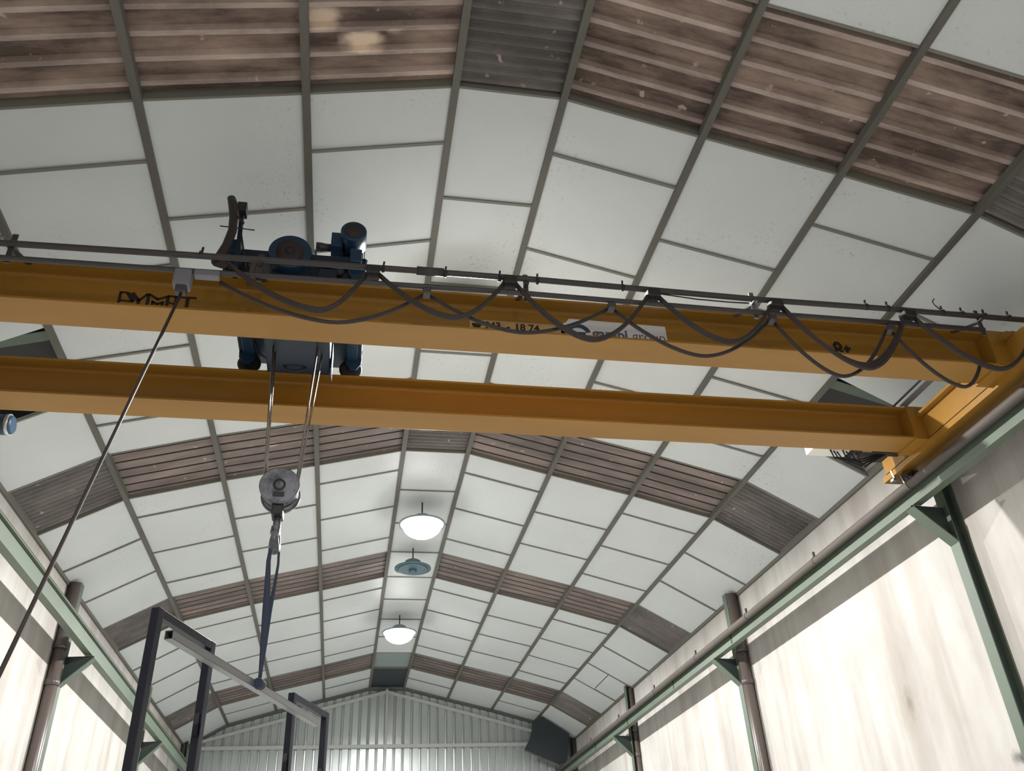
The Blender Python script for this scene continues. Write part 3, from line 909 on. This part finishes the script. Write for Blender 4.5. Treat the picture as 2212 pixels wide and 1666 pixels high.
lt.bar((HC.x + .03, 6.55, 4.40), (HC.x + .03, 6.62, 4.49), .008, .02)
obj('safety_latch', lt, 'steel', hb)
for (xt, yt, xb, yb) in ((-1.985, 6.55, -1.915, 6.555), (-1.975, 6.66, -1.912, 6.645), (-1.590, 6.55, -1.662, 6.555), (-1.548, 6.66, -1.660, 6.645)):
    obj('wire_rope', MB().tube([(xt, yt, 6.32), ((xt + xb) / 2, (yt + yb) / 2, 5.55), (xb, yb, 4.83)], .0095, 8), 'wire_rope', hb)

# sling from the hook round the tube
sl = thing('lifting_sling', 'dark blue webbing sling running from the hook down to the grey tube', 'sling', (-1.785, 6.6, 3.26))
obj('strap', MB().tube([(-1.79, 6.57, 4.33), (-1.806, 6.56, 4.28), (-1.812, 6.57, 4.18), (-1.80, 6.58, 3.98), (-1.792, 6.59, 3.80), (-1.786, 6.6, 3.55), (-1.782, 6.6, 3.34), (-1.782, 6.6, 3.29)],
                       [.012, .014, .018, .024, .028, .022, .014, .014], 10, .35), 'sling', sl)
obj('strap', MB().tube([(-1.775, 6.63, 4.33), (-1.748, 6.64, 4.28), (-1.742, 6.63, 4.18), (-1.752, 6.62, 3.98), (-1.766, 6.61, 3.80), (-1.774, 6.605, 3.55), (-1.780, 6.6, 3.34), (-1.782, 6.6, 3.29)],
                       [.010, .010, .010, .014, .018, .018, .013, .013], 10, .35), 'sling', sl)
mbk = MB().lathe([(.036, -.035), (.040, -.02), (.042, 0), (.039, .025), (.036, .04)], (0, 0, 0), 'Y', 12)
d = Vector((-1.391 + 2.229, 7.889 - 5.432, 0)).normalized()
rot = Matrix.Rotation(math.atan2(-d.x, d.y), 4, 'Z')
mbk.v = [tuple(rot @ Vector(v) + Vector((-1.782, 6.6, 3.26))) for v in mbk.v]
obj('choke_loop', mbk, 'sling', sl)

# the slung square tube: hollow, four walls
A = Vector((-2.229, 5.432, 3.255)); B = Vector((-1.391, 7.889, 3.255))
d = (B - A).normalized(); n = Vector((d.y, -d.x, 0)); u = Vector((0, 0, 1)); h = .027; tk = .004
mb = MB()
for (ax, off, w_, t_) in ((n, h, u, 0), (n, -h, u, 0), (u, h, n, 0), (u, -h, n, 0)):
    o_ = ax * (off - math.copysign(tk / 2, off))
    vs = []
    for e in (A, B):
        for j in (-1, 1):
            for i in (-1, 1):
                vs.append(e + o_ + ax * (i * tk / 2) + w_ * (j * h))
    mb.add(vs, [(0, 2, 3, 1), (4, 5, 7, 6), (0, 1, 5, 4), (2, 6, 7, 3), (0, 4, 6, 2), (1, 3, 7, 5)])
tag(obj('steel_tube', mb, 'galv', loc=tuple((A + B) / 2)), 'long galvanised square tube hanging level in the sling', 'tube')

# two navy goalpost frames standing on the floor
for lab, P, Q in (('taller looking navy goalpost frame at the left end of the tube', Vector((-2.435, 5.988, 3.6)), Vector((-2.181, 6.745, 3.6))),
                  ('smaller looking navy goalpost frame in front of the ribbed gable', Vector((-1.636, 8.285, 3.6)), Vector((-1.352, 9.059, 3.6)))):
    t = thing('goalpost_frame', lab, 'frame', ((P.x + Q.x) / 2, (P.y + Q.y) / 2, 0), 'navy goalpost frames')
    d = (Q - P).normalized()
    s_ = .062
    zt = P.z - .03

    def sq_post(p):
        n_ = Vector((d.y, -d.x, 0))
        vs = []
        for z in (0.01, P.z):
            for j in (-1, 1):
                for i in (-1, 1):
                    v = p + d * (i * s_ / 2) + n_ * (j * s_ / 2); vs.append((v.x, v.y, z))
        return MB().hexa(vs)
    for p, dirn in ((P, -1), (Q, -1)):
        po = obj('post', sq_post(p), 'navy', t, bevel=.004)
        obj('foot_plate', MB().box(p.x - .08, p.x + .08, p.y - .08, p.y + .08, 0, .012), 'navy', po)
        if not (p - P).length < .01 or P.x > -2:
            c_ = p + d * (dirn * (s_ / 2 + .012))
            obj('latch', MB().box(c_.x - .016, c_.x + .016, c_.y - .02, c_.y + .02, 2.93, 3.08), 'navy', po)
        else:
            c_ = p + d * (s_ / 2 + .01)
            obj('latch', MB().box(c_.x - .012, c_.x + .012, c_.y - .012, c_.y + .012, 3.0, 3.03), 'navy', po)
    obj('crossbar', MB().bar(P + d * (s_ / 2) + Vector((0, 0, -.03)), Q - d * (s_ / 2) + Vector((0, 0, -.03)), .055, .058), 'navy', t, bevel=.004)


# ------------------------------------------------------------------ festoon cables on the side pipes
def spline(pts, n=9):
    out = []
    P = [Vector(p) for p in pts]
    for i in range(len(P) - 1):
        p0 = P[max(i - 1, 0)]; p1 = P[i]; p2 = P[i + 1]; p3 = P[min(i + 2, len(P) - 1)]
        for k in range(n):
            t = k / n
            out.append(.5 * ((2 * p1) + (p2 - p0) * t + (2 * p0 - 5 * p1 + 4 * p2 - p3) * t * t + (3 * p1 - p0 - 3 * p2 + p3) * t ** 3))
    out.append(P[-1])
    return out


def loop(a, low, b, y):
    """hanging loop between two carriers through its lowest point, steep at its ends"""
    (xa, za), (xl, zl), (xb, zb) = a, low, b
    pts = []
    for k in range(0, 25):
        t = k / 24
        x = xa + (xb - xa) * t
        if x < xl:
            q = (xl - x) / (xl - xa); z = zl + (za - zl) * (q ** 1.75)
        else:
            q = (x - xl) / (xb - xl); z = zl + (zb - zl) * (q ** 1.75)
        pts.append((x, y, z))
    return pts


thick = [(-2.30, 6.18), (-1.141, 6.185), (-.029, 6.195), (1.198, 6.175), (2.307, 6.17), (3.574, 6.165), (4.80, 6.05)]
tlow = [(-1.53, 5.735), (-.50, 5.755), (.62, 5.63), (1.80, 5.70), (2.98, 5.545), (4.28, 5.61)]
f = thing('festoon_cable', 'thick cable bundle hanging in loops from the upper side pipe', 'cable', (-1.141, PY, 6.16))
for k in range(6):
    a, b = thick[k], thick[k + 1]
    ex = .05
    for q in range(2 if k != 4 else 3):
        dy = -.02 - .010 * q
        dz = .012 * q if k != 4 else -.03 * (q - 1)
        obj('loop', MB().tube(loop((a[0] + ex, a[1] - .045), (tlow[k][0] + .01 * q, tlow[k][1] + dz), (b[0] - ex, b[1] - .045), PY + dy), .0165, 8), 'cable', f)
for (x, z) in thick[1:6]:
    c_ = obj('carrier', MB().box(x - .055, x + .055, PY - .075, PY + .035, z - .065, z + .015), 'black', f, bevel=.012)
    for q in range(3):
        obj('tie_end', MB().tube([(x - .02 + .025 * q, PY - .06, z - .06), (x - .012 + .03 * q, PY - .06, z - .10)], .004, 5), 'black', c_)
thin = [(-2.33, 6.03), (-.706, 6.05), (.832, 6.045), (2.266, 6.04), (3.38, 6.03), (4.20, 5.72)]
nlow = [(-1.42, 5.69), (.06, 5.715), (1.58, 5.60), (2.80, 5.485), (3.93, 5.455)]
f2 = thing('festoon_cable', 'thin cable hanging in loops from the lower side pipe', 'cable', (-.706, PY, 6.04))
for k in range(5):
    a, b = thin[k], thin[k + 1]
    obj('loop', MB().tube(loop((a[0] + .03, a[1] - .03), nlow[k], (b[0] - .03, b[1] - .03), PY + .05), .0165, 8), 'cable', f2)
for (x, z) in thin[1:5]:
    obj('carrier', MB().box(x - .032, x + .032, PY - .02, PY + .07, z - .05, z + .005), 'pipe_grey', f2, bevel=.008)

# pendant control: grey carrier box on the lower pipe, taut cable and handset
p = thing('pendant_control', 'taut thin pendant cable slanting down left from a grey box on the crane pipe', 'pendant cable', (-2.54, PY, 5.95))
obj('carrier_box', MB().box(-2.625, -2.50, PY - .06, PY + .05, 5.88, 6.03), 'box_grey', p, bevel=.012)
obj('carrier_box', MB().box(-2.49, -2.30, PY - .03, PY + .04, 6.0, 6.055), 'box_grey', p, bevel=.008)
obj('cable_clamp', MB().box(-2.60, -2.52, PY - .04, PY + .03, 5.82, 5.885), 'pipe_grey', p, bevel=.008)
a = Vector((-2.555, 5.4, 5.835)); b = Vector((-2.773, 4.5, 2.782)); e = a + (b - a) * 1.60
obj('cable', MB().tube([a, a + (b - a) * .5, b, e], .0125, 8), 'cable', p)
obj('handset', MB().box(e.x - .04, e.x + .04, e.y - .03, e.y + .03, e.z - .30, e.z), 'yellow', p, bevel=.012)

# dark sheet hanging in the far right corner
pts = [(4.114, 6.93), (4.412, 7.075), (5.197, 6.60), (5.10, 5.90), (4.86, 5.78), (3.872, 6.21), (4.02, 6.45), (4.10, 6.70)]
t = thing('hanging_sheet', 'dark blue grey sheet hanging across the far right corner below the eave', 'sheet', (4.5, 25.55, 5.8))
obj('sheet', MB().prism(pts, lambda u, v, s_: (u, s_ + (6.9 - v) * .12, v), 25.45, 25.49), 'panel_dark', t)
obj('bottom_lip', MB().bar((3.90, 25.60, 6.19), (4.86, 25.62, 5.77), .09, .03), 'purlin', t)
